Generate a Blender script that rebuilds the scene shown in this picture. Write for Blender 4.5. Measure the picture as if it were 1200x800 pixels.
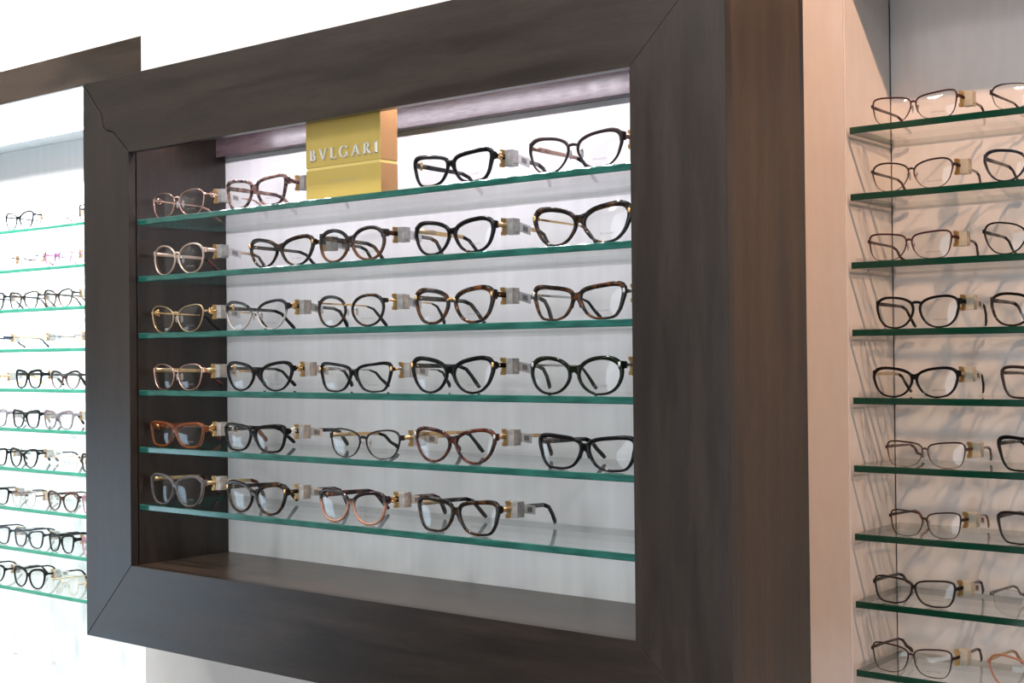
import bpy, math, random
from mathutils import Vector, Matrix

for o in list(bpy.data.objects):
    bpy.data.objects.remove(o, do_unlink=True)
C = bpy.context.scene.collection
SC = bpy.context.scene

# ------------------------------------------------------------------ camera
# metres; X runs right along the wall, Y into the wall, Z up. The display case front is the plane Y=0,
# its lower left corner is the origin; the shop floor is at Z=-1.1
FLOOR, CEIL = -1.1, 1.75
cd = bpy.data.cameras.new('camera')
cd.sensor_width = 36.0
cd.lens = 47.52
cd.clip_start = 0.02
cam = bpy.data.objects.new('camera', cd)
C.objects.link(cam)
F_ = Vector((-0.627036, 0.778927, 0.009917))
R_ = Vector((0.778859, 0.627114, -0.010332))
U_ = Vector((0.014267, -0.001245, 0.999897))
cam.matrix_world = Matrix(((R_.x, U_.x, -F_.x, 1.8493), (R_.y, U_.y, -F_.y, -1.23), (R_.z, U_.z, -F_.z, 0.4306), (0, 0, 0, 1)))
SC.camera = cam

# ------------------------------------------------------------------ world, light, exposure
w = bpy.data.worlds.new('world')
SC.world = w
w.use_nodes = True
w.node_tree.nodes['Background'].inputs[0].default_value = (0.80, 0.90, 1.0, 1)
w.node_tree.nodes['Background'].inputs[1].default_value = 1.0
SC.view_settings.view_transform = 'Standard'
SC.view_settings.look = 'None'
SC.view_settings.exposure = 0.36
SC.view_settings.gamma = 1.0
SC.view_settings.use_curve_mapping = False
SC.cycles.transparent_max_bounces = 40
SC.cycles.max_bounces = 8
SC.cycles.caustics_reflective = False
SC.cycles.caustics_refractive = False
SC.cycles.sample_clamp_indirect = 3.0

def light(name, kind, loc, target, energy, col, **kw):
    l = bpy.data.lights.new(name, kind)
    l.energy = energy
    l.color = col
    for k, v in kw.items():
        setattr(l, k, v)
    o = bpy.data.objects.new(name, l)
    C.objects.link(o)
    o.location = loc
    d = Vector(target) - Vector(loc)
    o.rotation_euler = d.to_track_quat('-Z', 'Y').to_euler()
    return o

WARM = (1.0, 0.56, 0.34)
SOFT = (1.0, 0.92, 0.82)
# recessed ceiling downlights, then one added fill spot
light('downlight_or_fill', 'SPOT', (-0.85, -0.06, 1.72), (-0.90, 0.53, 1.18), 62, SOFT, spot_size=math.radians(95), spot_blend=0.6, shadow_soft_size=0.035)
light('downlight_or_fill', 'SPOT', (1.70, -0.26, 1.72), (1.40, 0.50, 0.00), 46, WARM, spot_size=math.radians(95), spot_blend=0.6, shadow_soft_size=0.02)
light('downlight_or_fill', 'SPOT', (2.30, -0.27, 1.72), (1.30, 0.50, 0.05), 42, WARM, spot_size=math.radians(80), spot_blend=0.7, shadow_soft_size=0.02)
light('downlight_or_fill', 'SPOT', (0.38, -0.30, 1.72), (0.45, 0.10, 0.75), 66, SOFT, spot_size=math.radians(100), spot_blend=0.6, shadow_soft_size=0.035)
light('downlight_or_fill', 'SPOT', (-1.45, -0.60, 1.72), (-1.40, 0.70, 0.05), 260, (1.0, 0.95, 0.90), spot_size=math.radians(76), spot_blend=0.5, shadow_soft_size=0.10)  # fill spot added to whiten the left cabinet, cone kept off the pier
# ceiling spots over the shop floor, added as ambient fill
for x, y, e in ((-1.0, -1.2, 46), (0.5, -1.5, 36), (1.9, -1.2, 42), (-0.4, -2.7, 52), (1.4, -2.7, 52), (2.6, -2.2, 44)):
    light('ceiling_fill', 'SPOT', (x, y, CEIL - 0.03), (x, y + 0.25, 0), e, (0.98, 0.97, 0.98), spot_size=math.radians(150), spot_blend=0.8, shadow_soft_size=0.14)
# daylight through the shop window in the left wall
light('window_or_fill_daylight', 'AREA', (-2.57, -1.75, -0.42), (0.0, -1.75, -0.42), 7, (0.56, 0.78, 1.0), shape='RECTANGLE', size=1.1, size_y=1.1)
# spots added to brighten the upper left wall that the frame reflects
for y in (-1.45, -2.15, -2.85):
    light('wall_fill', 'SPOT', (-2.20, y, 1.70), (-2.60, y, 0.75), 30, (1.0, 0.95, 0.88), spot_size=math.radians(85), spot_blend=0.8, shadow_soft_size=0.04)
# cool fill light set in an added window behind the photographer
light('window_or_fill_daylight', 'AREA', (1.05, -3.57, 0.22), (1.05, 0.0, 0.22), 21, (0.86, 0.93, 1.0), shape='RECTANGLE', size=2.9, size_y=2.2)
# LED strip hidden behind the top rail of the display case
for k in range(27):
    light('led_diode_light', 'AREA', (0.132 + 0.034 * k, 0.045, 0.7955), (0.132 + 0.034 * k, 0.095, 0.60), 0.070, (0.97, 0.90, 1.0), shape='RECTANGLE', size=0.008, size_y=0.008, spread=math.radians(165))
# LED strip behind the fascia of the left cabinet
light('cabinet_led_light', 'AREA', (-0.92, 0.600, 1.105), (-0.92, 0.66, 0.55), 88, (0.84, 0.92, 1.0), shape='RECTANGLE', size=1.5, size_y=0.02)

# ------------------------------------------------------------------ materials
def mat(name, col=(0.8, 0.8, 0.8), rough=0.5, metal=0.0, spec=0.5, coat=0.0):
    m = bpy.data.materials.new(name)
    m.use_nodes = True
    b = m.node_tree.nodes['Principled BSDF']
    b.inputs['Base Color'].default_value = (*col, 1)
    b.inputs['Roughness'].default_value = rough
    b.inputs['Metallic'].default_value = metal
    b.inputs['Specular IOR Level'].default_value = spec
    b.inputs['Coat Weight'].default_value = coat
    return m

def ramp_mat(name, c1, c2, scale, stretch, rough=0.4, detail=6, lo=0.35, hi=0.68, bump=0.0, metal=0.0, spec=0.5, distort=0.0, rough_var=0.0):
    m = mat(name, c1, rough, metal, spec)
    n, l = m.node_tree.nodes, m.node_tree.links
    b = n['Principled BSDF']
    tc = n.new('ShaderNodeTexCoord')
    mp = n.new('ShaderNodeMapping')
    mp.inputs['Scale'].default_value = stretch
    nz = n.new('ShaderNodeTexNoise')
    nz.inputs['Scale'].default_value = scale
    nz.inputs['Detail'].default_value = detail
    nz.inputs['Distortion'].default_value = distort
    rp = n.new('ShaderNodeValToRGB')
    rp.color_ramp.elements[0].position = lo
    rp.color_ramp.elements[0].color = (*c1, 1)
    rp.color_ramp.elements[1].position = hi
    rp.color_ramp.elements[1].color = (*c2, 1)
    l.new(tc.outputs['Object'], mp.inputs['Vector'])
    l.new(mp.outputs['Vector'], nz.inputs['Vector'])
    l.new(nz.outputs['Fac'], rp.inputs['Fac'])
    l.new(rp.outputs['Color'], b.inputs['Base Color'])
    if bump:
        bp = n.new('ShaderNodeBump')
        bp.inputs['Strength'].default_value = bump
        bp.inputs['Distance'].default_value = 0.0006
        l.new(nz.outputs['Fac'], bp.inputs['Height'])
        l.new(bp.outputs['Normal'], b.inputs['Normal'])
    if rough_var:
        mr = n.new('ShaderNodeMapRange')
        mr.inputs['To Min'].default_value = rough - rough_var
        mr.inputs['To Max'].default_value = rough + rough_var
        l.new(nz.outputs['Fac'], mr.inputs['Value'])
        l.new(mr.outputs['Result'], b.inputs['Roughness'])
    return m

def wood(name, stretch, c1=(0.0120, 0.0084, 0.0064), c2=(0.030, 0.0205, 0.0150), rough=0.32):
    m = ramp_mat(name, c1, c2, 9.0, stretch, rough=rough, detail=9, lo=0.30, hi=0.72, bump=0.12, distort=0.35, rough_var=0.06)
    # second, finer pore grain multiplied on
    n, l = m.node_tree.nodes, m.node_tree.links
    b = n['Principled BSDF']
    rp = [x for x in n if x.type == 'VALTORGB'][0]
    tc = [x for x in n if x.type == 'TEX_COORD'][0]
    mp = n.new('ShaderNodeMapping')
    mp.inputs['Scale'].default_value = tuple(s * 6 for s in stretch)
    nz = n.new('ShaderNodeTexNoise')
    nz.inputs['Scale'].default_value = 14
    nz.inputs['Detail'].default_value = 4
    r2 = n.new('ShaderNodeValToRGB')
    r2.color_ramp.elements[0].position = 0.30
    r2.color_ramp.elements[0].color = (0.72, 0.70, 0.68, 1)
    r2.color_ramp.elements[1].position = 0.55
    r2.color_ramp.elements[1].color = (1.05, 1.03, 1.0, 1)
    mx = n.new('ShaderNodeMix')
    mx.data_type = 'RGBA'
    mx.blend_type = 'MULTIPLY'
    mx.inputs[0].default_value = 1.0
    l.new(tc.outputs['Object'], mp.inputs['Vector'])
    l.new(mp.outputs['Vector'], nz.inputs['Vector'])
    l.new(nz.outputs['Fac'], r2.inputs['Fac'])
    l.new(rp.outputs['Color'], mx.inputs[6])
    l.new(r2.outputs['Color'], mx.inputs[7])
    l.new(mx.outputs[2], b.inputs['Base Color'])
    return m

def clear_mat(name, tint=(1, 1, 1), ior=1.5, rough=0.0, body=None, body_amount=0.0, refl=1.0):
    m = bpy.data.materials.new(name)
    m.use_nodes = True
    n, l = m.node_tree.nodes, m.node_tree.links
    n.remove(n['Principled BSDF'])
    out = n['Material Output']
    tr = n.new('ShaderNodeBsdfTransparent')
    tr.inputs['Color'].default_value = (*tint, 1)
    gl = n.new('ShaderNodeBsdfGlossy')
    gl.inputs['Roughness'].default_value = rough
    gl.inputs['Color'].default_value = (refl, refl, refl, 1)
    lw = n.new('ShaderNodeLayerWeight')          # Schlick curve, the same from both sides of the pane
    lw.inputs['Blend'].default_value = 0.5
    pw = n.new('ShaderNodeMath')
    pw.operation = 'POWER'
    pw.inputs[1].default_value = 5.0
    fr = n.new('ShaderNodeMapRange')
    f0 = ((ior - 1) / (ior + 1)) ** 2
    fr.inputs['To Min'].default_value = f0
    fr.inputs['To Max'].default_value = 1.0
    l.new(lw.outputs['Facing'], pw.inputs[0])
    l.new(pw.outputs[0], fr.inputs['Value'])
    mx = n.new('ShaderNodeMixShader')
    l.new(fr.outputs['Result'], mx.inputs['Fac'])
    base = tr
    if body_amount:
        df = n.new('ShaderNodeBsdfDiffuse')
        df.inputs['Color'].default_value = (*body, 1)
        m0 = n.new('ShaderNodeMixShader')
        m0.inputs['Fac'].default_value = body_amount
        l.new(tr.outputs['BSDF'], m0.inputs[1])
        l.new(df.outputs['BSDF'], m0.inputs[2])
        base = m0
    l.new(base.outputs[0], mx.inputs[1])
    l.new(gl.outputs['BSDF'], mx.inputs[2])
    l.new(mx.outputs['Shader'], out.inputs['Surface'])
    return m

M = {}
M['wood_v'] = wood('espresso_wood_vertical', (5, 5, 0.55))
M['wood_h'] = wood('espresso_wood_horizontal', (0.55, 5, 5))
M['wood_side'] = wood('espresso_wood_side', (5, 5, 0.45), (0.025, 0.0165, 0.011), (0.064, 0.043, 0.0275), 0.42)
M['wood_floor'] = wood('espresso_wood_case_floor', (0.5, 5, 5), (0.028, 0.019, 0.014), (0.062, 0.043, 0.032), 0.30)
M['wood_gloss'] = wood('espresso_wood_gloss', (0.55, 5, 5), (0.062, 0.042, 0.047), (0.125, 0.088, 0.096), 0.22)
M['dark'] = mat('dark_gap', (0.006, 0.005, 0.004), 0.8)
M['panel'] = ramp_mat('white_melamine', (0.70, 0.69, 0.69), (0.76, 0.75, 0.755), 7, (9, 9, 0.5), rough=0.28, lo=0.3, hi=0.7)
M['paint'] = ramp_mat('white_wall_paint', (0.78, 0.77, 0.745), (0.81, 0.80, 0.775), 30, (1, 1, 1), rough=0.75, bump=0.05)
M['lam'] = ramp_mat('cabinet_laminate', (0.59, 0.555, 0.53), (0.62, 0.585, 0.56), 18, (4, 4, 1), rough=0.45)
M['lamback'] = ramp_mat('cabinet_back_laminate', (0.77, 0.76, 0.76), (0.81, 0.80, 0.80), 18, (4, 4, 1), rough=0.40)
M['bright'] = ramp_mat('left_cabinet_white', (0.82, 0.85, 0.895), (0.86, 0.89, 0.93), 7, (9, 9, 0.5), rough=0.35)
M['room'] = ramp_mat('shop_wall_paint', (0.20, 0.185, 0.17), (0.23, 0.21, 0.195), 30, (1, 1, 1), rough=0.75)
M['paint_left'] = ramp_mat('left_wall_paint', (0.46, 0.45, 0.43), (0.49, 0.48, 0.46), 30, (1, 1, 1), rough=0.75)
M['ceil'] = mat('ceiling_paint', (0.80, 0.79, 0.77), 0.8)
M['floor'] = ramp_mat('floor_boards', (0.12, 0.085, 0.06), (0.18, 0.13, 0.09), 4, (1, 8, 1), rough=0.35)
M['shelf'] = clear_mat('shelf_glass', (0.982, 0.994, 0.988), 1.45, 0.0)
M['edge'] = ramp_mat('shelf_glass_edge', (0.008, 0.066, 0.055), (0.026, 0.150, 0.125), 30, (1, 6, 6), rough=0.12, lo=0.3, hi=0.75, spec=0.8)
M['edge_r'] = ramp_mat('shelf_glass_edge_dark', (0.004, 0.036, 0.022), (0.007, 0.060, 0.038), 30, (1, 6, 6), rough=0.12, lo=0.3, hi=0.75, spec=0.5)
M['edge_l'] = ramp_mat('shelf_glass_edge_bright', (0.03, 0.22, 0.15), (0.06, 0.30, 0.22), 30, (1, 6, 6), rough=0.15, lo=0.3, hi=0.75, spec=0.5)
M['edge_back'] = clear_mat('shelf_glass_back_edge', (0.80, 0.84, 0.82), 1.4, 0.2, (0.42, 0.45, 0.43), 0.5)
M['lens'] = clear_mat('lens_clear', (0.980, 0.980, 0.975), 1.46, 0.0)
M['grey_metal'] = mat('grey_channel', (0.16, 0.155, 0.15), 0.45, 0.3)
M['gold_front'] = ramp_mat('sign_gold_front', (0.64, 0.46, 0.105), (0.71, 0.525, 0.14), 5, (1, 1, 1), rough=0.40, metal=0.10)
M['gold_side'] = mat('sign_gold_side', (0.50, 0.27, 0.11), 0.40, 0.35)
M['gold_bright'] = mat('polished_gold', (1.0, 0.78, 0.26), 0.25, 0.15)
M['letter'] = mat('sign_letter_silver', (0.93, 0.91, 0.87), 0.38, 0.0)
M['print_pale'] = mat('pale_print', (0.62, 0.52, 0.28), 0.5)
M['print_grey'] = mat('grey_lens_print', (0.20, 0.20, 0.20), 0.6)
M['tag_body'] = ramp_mat('tag_plastic', (0.31, 0.30, 0.285), (0.45, 0.435, 0.41), 160, (1, 1, 1), rough=0.25)
M['tag_cream'] = ramp_mat('tag_plastic_cream', (0.42, 0.39, 0.30), (0.50, 0.465, 0.37), 120, (1, 1, 1), rough=0.35)
M['tag_gold'] = mat('tag_clip_brass', (0.60, 0.37, 0.14), 0.28, 0.8)
M['label'] = mat('price_label', (0.62, 0.61, 0.60), 0.55)
M['code'] = mat('barcode_ink', (0.05, 0.05, 0.055), 0.6)
M['led'] = mat('led_strip_white', (0.8, 0.8, 0.8), 0.4)
M['pad'] = clear_mat('nose_pad_silicone', (0.86, 0.87, 0.88), 1.4, 0.1, (0.7, 0.72, 0.74), 0.35)

def tortoise(name, dark, light_, scale=95, lo=0.42, hi=0.66):
    return ramp_mat(name, dark, light_, scale, (1, 1, 1.4), rough=0.08, detail=3, lo=lo, hi=hi, spec=0.42, distort=0.6)

FM = {
    'black': mat('acetate_black', (0.004, 0.004, 0.0045), 0.07, 0, 0.24),
    'blackmetal': mat('metal_black', (0.014, 0.012, 0.013), 0.28, 0.4),
    'darkbrown': mat('metal_dark_brown', (0.030, 0.015, 0.013), 0.28, 0.3),
    'burgundy': mat('metal_burgundy', (0.055, 0.014, 0.018), 0.28, 0.3),
    'navy': mat('acetate_navy', (0.012, 0.015, 0.030), 0.12, 0, 0.6),
    'blackgreen': mat('acetate_black_green', (0.005, 0.009, 0.004), 0.07, 0, 0.26),
    'tort': tortoise('tortoise_dark', (0.007, 0.005, 0.004), (0.17, 0.058, 0.015), lo=0.49, hi=0.72),
    'tortred': tortoise('tortoise_red', (0.010, 0.005, 0.005), (0.11, 0.028, 0.016)),
    'tortblack': tortoise('tortoise_black', (0.006, 0.005, 0.004), (0.10, 0.040, 0.012), lo=0.52, hi=0.75),
    'tortpink': tortoise('tortoise_mauve', (0.035, 0.014, 0.018), (0.36, 0.20, 0.17)),
    'amber': clear_mat('acetate_amber', (0.74, 0.46, 0.28), 1.5, 0.05, (0.26, 0.085, 0.028), 0.5),
    'crystal': clear_mat('acetate_grey_crystal', (0.62, 0.60, 0.60), 1.5, 0.05, (0.16, 0.15, 0.155), 0.55),
    'taupe': clear_mat('acetate_taupe', (0.60, 0.56, 0.58), 1.5, 0.05, (0.22, 0.18, 0.20), 0.6),
    'purple': clear_mat('acetate_purple', (0.75, 0.55, 0.68), 1.5, 0.05, (0.25, 0.09, 0.20), 0.6),
    'pink': clear_mat('acetate_pink', (0.85, 0.70, 0.76), 1.5, 0.05, (0.50, 0.26, 0.34), 0.5),
    'coral': clear_mat('acetate_coral', (0.85, 0.62, 0.48), 1.5, 0.05, (0.45, 0.20, 0.12), 0.6),
    'rose': mat('metal_rose_gold', (0.78, 0.50, 0.40), 0.25, 0.85),
    'champagne': mat('metal_champagne', (0.72, 0.55, 0.45), 0.30, 0.7),
    'gold': mat('metal_gold', (0.83, 0.54, 0.24), 0.24, 0.9),
    'silver': mat('metal_silver', (0.62, 0.60, 0.58), 0.25, 0.9),
    'gunmetal': mat('metal_gunmetal', (0.16, 0.15, 0.15), 0.30, 0.7),
    'goldpale': mat('metal_pale_gold', (0.58, 0.43, 0.24), 0.30, 0.7),
    'pearl': mat('pearl_white', (0.75, 0.72, 0.66), 0.2, 0, 0.6),
}

def twotone(name, top, bot, zmid, soft=0.004):
    m = mat(name, top, 0.12, 0, 0.6)
    n, l = m.node_tree.nodes, m.node_tree.links
    tc = n.new('ShaderNodeTexCoord')
    sx = n.new('ShaderNodeSeparateXYZ')
    mr = n.new('ShaderNodeMapRange')
    mr.inputs['From Min'].default_value = zmid - soft
    mr.inputs['From Max'].default_value = zmid + soft
    rp = n.new('ShaderNodeValToRGB')
    rp.color_ramp.elements[0].color = (*bot, 1)
    rp.color_ramp.elements[1].color = (*top, 1)
    l.new(tc.outputs['Object'], sx.inputs[0])
    l.new(sx.outputs['Z'], mr.inputs['Value'])
    l.new(mr.outputs['Result'], rp.inputs['Fac'])
    l.new(rp.outputs['Color'], n['Principled BSDF'].inputs['Base Color'])
    return m
FM['brownpink'] = twotone('acetate_brown_over_beige', (0.014, 0.007, 0.008), (0.42, 0.22, 0.16), 0.028)
FM['blacktort'] = twotone('acetate_black_over_tortoise', (0.007, 0.005, 0.005), (0.10, 0.036, 0.011), 0.020, 0.012)
FM['blacksilver'] = twotone('metal_black_over_silver', (0.008, 0.008, 0.009), (0.50, 0.48, 0.46), 0.025, 0.003)
FM['brownbrow'] = twotone('metal_brown_over_bronze', (0.022, 0.010, 0.012), (0.09, 0.045, 0.035), 0.026, 0.003)
FM['brownclear'] = twotone('acetate_brown_over_beige_dark', (0.010, 0.008, 0.008), (0.26, 0.18, 0.13), 0.016, 0.006)

# ------------------------------------------------------------------ mesh helpers
class MB:
    def __init__(s):
        s.v, s.f, s.m = [], [], []
    def add(s, vs, fs, mi=0):
        o = len(s.v)
        s.v += [tuple(v) for v in vs]
        s.f += [tuple(i + o for i in f) for f in fs]
        s.m += [mi] * len(fs)
    def box(s, x0, x1, y0, y1, z0, z1, mi=0):
        s.add([(x0, y0, z0), (x1, y0, z0), (x1, y1, z0), (x0, y1, z0), (x0, y0, z1), (x1, y0, z1), (x1, y1, z1), (x0, y1, z1)],
              [(0, 3, 2, 1), (4, 5, 6, 7), (0, 1, 5, 4), (1, 2, 6, 5), (2, 3, 7, 6), (3, 0, 4, 7)], mi)
    def prism(s, pts, y0, y1, mi=0):          # polygon in XZ (counter-clockwise seen from -Y) pushed along Y
        n = len(pts)
        vs = [(x, y0, z) for x, z in pts] + [(x, y1, z) for x, z in pts]
        fs = [tuple(range(n)), tuple(range(2 * n - 1, n - 1, -1))]
        fs += [(i, i + n, (i + 1) % n + n, (i + 1) % n) for i in range(n)]
        s.add(vs, fs, mi)
    def sweep(s, path, prof, mi=0, cap=True):  # path: list of (centre, side vector, up vector, profile scale pair)
        k = len(prof)
        vs = []
        for c, a, b, sa, sb in path:
            for p, q in prof:
                vs.append((c[0] + a[0] * p * sa + b[0] * q * sb, c[1] + a[1] * p * sa + b[1] * q * sb, c[2] + a[2] * p * sa + b[2] * q * sb))
        fs = []
        for i in range(len(path) - 1):
            for j in range(k):
                fs.append((i * k + j, i * k + (j + 1) % k, (i + 1) * k + (j + 1) % k, (i + 1) * k + j))
        if cap:
            fs.append(tuple(range(k - 1, -1, -1)))
            fs.append(tuple((len(path) - 1) * k + j for j in range(k)))
        s.add(vs, fs, mi)
    def blob(s, c, rx, ry, rz, mi=0, nu=8, nv=5):
        vs = [(c[0], c[1], c[2] - rz)]
        for i in range(1, nv):
            a = -math.pi / 2 + math.pi * i / nv
            for j in range(nu):
                t = 2 * math.pi * j / nu
                vs.append((c[0] + rx * math.cos(a) * math.cos(t), c[1] + ry * math.cos(a) * math.sin(t), c[2] + rz * math.sin(a)))
        vs.append((c[0], c[1], c[2] + rz))
        fs = [(0, 1 + (j + 1) % nu, 1 + j) for j in range(nu)]
        for i in range(nv - 2):
            for j in range(nu):
                a, b = 1 + i * nu, 1 + (i + 1) * nu
                fs.append((a + j, a + (j + 1) % nu, b + (j + 1) % nu, b + j))
        e = len(vs) - 1
        a = 1 + (nv - 2) * nu
        fs += [(e, a + j, a + (j + 1) % nu) for j in range(nu)]
        s.add(vs, fs, mi)
    def mesh(s, name, mats, smooth=False, origin=(0, 0, 0)):
        me = bpy.data.meshes.new(name)
        me.from_pydata([(x - origin[0], y - origin[1], z - origin[2]) for x, y, z in s.v], [], s.f)
        for m in (mats if isinstance(mats, (list, tuple)) else [mats]):
            me.materials.append(m)
        for p, mi in zip(me.polygons, s.m):
            p.material_index = mi
            p.use_smooth = smooth
        me.update()
        return me

def obj(name, me, parent=None, loc=(0, 0, 0)):
    o = bpy.data.objects.new(name, me)
    C.objects.link(o)
    o.location = loc
    if parent is not None:
        o.parent = parent
    return o

def tag(o, label=None, cat=None, group=None, kind=None):
    if label:
        o['label'] = label
    if cat:
        o['category'] = cat
    if group:
        o['group'] = group
    if kind:
        o['kind'] = kind
    return o

def empty(name, loc, label=None, cat=None, group=None):
    o = bpy.data.objects.new(name, None)
    o.empty_display_size = 0.05
    C.objects.link(o)
    o.location = loc
    return tag(o, label, cat, group)

def part(name, mb, m, parent, smooth=False, bevel=0.0):
    org = tuple(parent.location) if parent is not None and parent.parent is None else (0, 0, 0)
    o = obj(name, mb.mesh(name, m, smooth, org), parent)
    if bevel:
        b = o.modifiers.new('bevel', 'BEVEL')
        b.width = bevel
        b.segments = 2
        b.limit_method = 'ANGLE'
    return o

def boxpart(name, ext, m, parent, bevel=0.0):
    mb = MB()
    mb.box(*ext)
    return part(name, mb, m, parent, bevel=bevel)

def struct(name, boxes, m, bevel=0.0):
    mb = MB()
    for e in boxes:
        mb.box(*e)
    o = obj(name, mb.mesh(name, m))
    o['kind'] = 'structure'
    if bevel:
        b = o.modifiers.new('bevel', 'BEVEL')
        b.width = bevel
        b.segments = 2
    return o

def text_mesh(s, size, m, extrude=0.0, spacing=1.0):
    cu = bpy.data.curves.new('txt', 'FONT')
    cu.body = s
    cu.size = size
    cu.extrude = extrude
    cu.space_character = spacing
    cu.align_x = 'CENTER'
    cu.resolution_u = 2
    o = bpy.data.objects.new('txt', cu)
    C.objects.link(o)
    dg = bpy.context.evaluated_depsgraph_get()
    dg.update()
    me = bpy.data.meshes.new_from_object(o.evaluated_get(dg))
    bpy.data.objects.remove(o, do_unlink=True)
    for v in me.vertices:                      # stand it up, facing -Y
        x, y, z = v.co
        v.co = (x, -z, y)
    me.materials.clear()
    me.materials.append(m)
    return me

# ------------------------------------------------------------------ the setting
XL, XR, YF, YB = -2.6, 3.0, -3.6, 0.80
struct('floor', [(XL, XR, YF, YB, FLOOR - 0.05, FLOOR)], M['floor'])
struct('ceiling', [(XL, XR, YF, YB, CEIL, CEIL + 0.05)], M['ceil'])
struct('wall_back', [(XL, XR, YB, YB + 0.1, FLOOR, CEIL)], M['paint'])
struct('wall_front', [(XL, -0.5, YF - 0.1, YF, FLOOR, CEIL), (2.6, XR, YF - 0.1, YF, FLOOR, CEIL), (-0.5, 2.6, YF - 0.1, YF, FLOOR, -0.95), (-0.5, 2.6, YF - 0.1, YF, 1.40, CEIL)], M['room'])
struct('fill_window', [(-0.5, 2.6, YF - 0.07, YF - 0.03, -0.95, -0.89), (-0.5, 2.6, YF - 0.07, YF - 0.03, 1.34, 1.40)] + [(x - 0.03, x + 0.03, YF - 0.07, YF - 0.03, -0.89, 1.34) for x in (-0.47, 0.55, 1.55, 2.57)], M['dark'])  # unseen window frame, added to go with the front fill light
struct('wall_right', [(XR, XR + 0.1, YF, YB, FLOOR, CEIL)], M['room'])
struct('wall_left', [(XL - 0.1, XL, YF, -2.35, FLOOR, CEIL), (XL - 0.1, XL, -1.15, YB, FLOOR, CEIL),
                     (XL - 0.1, XL, -2.35, -1.15, FLOOR, -1.02), (XL - 0.1, XL, -2.35, -1.15, 0.18, CEIL)], M['paint_left'])
wmb = [(XL - 0.07, XL - 0.03, -2.35, -1.15, -1.02, -0.96), (XL - 0.07, XL - 0.03, -2.35, -1.15, 0.12, 0.18)]
wmb += [(XL - 0.07, XL - 0.03, y - 0.03, y + 0.03, -0.96, 0.12) for y in (-2.32, -1.75, -1.18)]
win = struct('window_1', wmb, M['dark'])
struct('wall_centre', [(-0.1120, 0.95, 0.1900, YB, FLOOR, CEIL)], M['paint'])
struct('wall_upper', [(XL, -0.1120, 0.532, YB, 1.118, CEIL)], M['paint'])

# ------------------------------------------------------------------ left cabinet
LC = empty('shelving_cabinet', (-0.93, 0.75, FLOOR), 'brightly lit white wall cabinet with dark wood fascia, left of the display case', 'cabinet')
boxpart('fascia', (-2.2, -0.1125, 0.517, 0.531, 1.0400, 1.1190), M['wood_h'], LC, 0.0008)
boxpart('back_panel', (-2.2, -0.1125, 0.7503, 0.765, FLOOR + 0.002, 1.117), M['bright'], LC)
boxpart('valance', (-2.2, -0.1125, 0.674, 0.7500, 0.9885, 1.117), M['bright'], LC)
boxpart('side_panel', (-2.215, -2.2, 0.532, 0.765, FLOOR + 0.002, 1.117), M['bright'], LC)
for x in (-1.457, -1.275, -0.86):
    boxpart('grey_strip', (x - 0.011, x + 0.011, 0.7478, 0.7503, -0.35, 0.90), mat('strip_grey', (0.80, 0.83, 0.86), 0.4), LC)  # thin pale grey vertical strips on the back panel

def shelf(x0, x1, y0, y1, z, th, edge, label, group):
    mb = MB()
    z0 = z - th
    c = 0.0008
    # top, bottom clear; front, back and ends as green edge with small ground chamfers
    mb.add([(x0, y0 + c, z), (x1, y0 + c, z), (x1, y1, z), (x0, y1, z)], [(0, 1, 2, 3)], 0)
    mb.add([(x0, y0 + c, z0), (x1, y0 + c, z0), (x1, y1, z0), (x0, y1, z0)], [(3, 2, 1, 0)], 0)
    mb.add([(x0, y0, z0 + c), (x1, y0, z0 + c), (x1, y0, z - c), (x0, y0, z - c), (x0, y0 + c, z), (x1, y0 + c, z), (x0, y0 + c, z0), (x1, y0 + c, z0)],
           [(0, 1, 2, 3), (3, 2, 5, 4), (6, 7, 1, 0)], 1)
    mb.add([(x0, y1, z0), (x1, y1, z0), (x1, y1, z), (x0, y1, z)], [(1, 0, 3, 2)], 2)
    for x, fl in ((x0, 0), (x1, 1)):
        f = (0, 1, 2, 3) if fl else (3, 2, 1, 0)
        mb.add([(x, y0 + c, z0), (x, y1, z0), (x, y1, z), (x, y0 + c, z)], [f], 1)
    cx = (x0 + x1) / 2
    o = obj('glass_shelf', mb.mesh('glass_shelf', [M['shelf'], edge, M['edge_back']], False, (cx, y0, z0)), None, (cx, y0, z0))
    return tag(o, label, 'shelf', group)

LZ = [0.7448, 0.6491, 0.5532, 0.4574, 0.3622, 0.2673, 0.1720, 0.0768, -0.0193, -0.1157]
ORD = ['top', 'second', 'third', 'fourth', 'fifth', 'sixth', 'seventh', 'eighth', 'ninth', 'bottom']
for i, z in enumerate(LZ):
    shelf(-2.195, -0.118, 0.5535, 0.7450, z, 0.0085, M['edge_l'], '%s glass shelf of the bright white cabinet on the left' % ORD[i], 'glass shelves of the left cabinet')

# ------------------------------------------------------------------ right cabinet
RC = empty('shelving_cabinet', (1.60, 0.645, FLOOR), 'pinkish white wall cabinet with narrow shelves, right of the display case', 'cabinet')
boxpart('stile', (0.951, 1.0490, 0.492, 0.4945, FLOOR + 0.002, CEIL - 0.002), M['lam'], RC, 0.0006)
boxpart('side_panel', (1.020, 1.0503, 0.4952, 0.6445, FLOOR + 0.002, CEIL - 0.002), M['lamback'], RC)
boxpart('back_panel', (1.0515, 2.30, 0.6455, 0.660, FLOOR + 0.002, CEIL - 0.002), M['lamback'], RC)
boxpart('header', (1.0510, 2.30, 0.492, 0.510, 0.948, CEIL - 0.002), M['lam'], RC)
boxpart('side_panel', (2.30, 2.318, 0.492, 0.66, FLOOR + 0.002, CEIL - 0.002), M['lam'], RC)
RZ = [0.7356, 0.6446, 0.5518, 0.4602, 0.3679, 0.2759, 0.1832, 0.0917, -0.0010]
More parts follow.
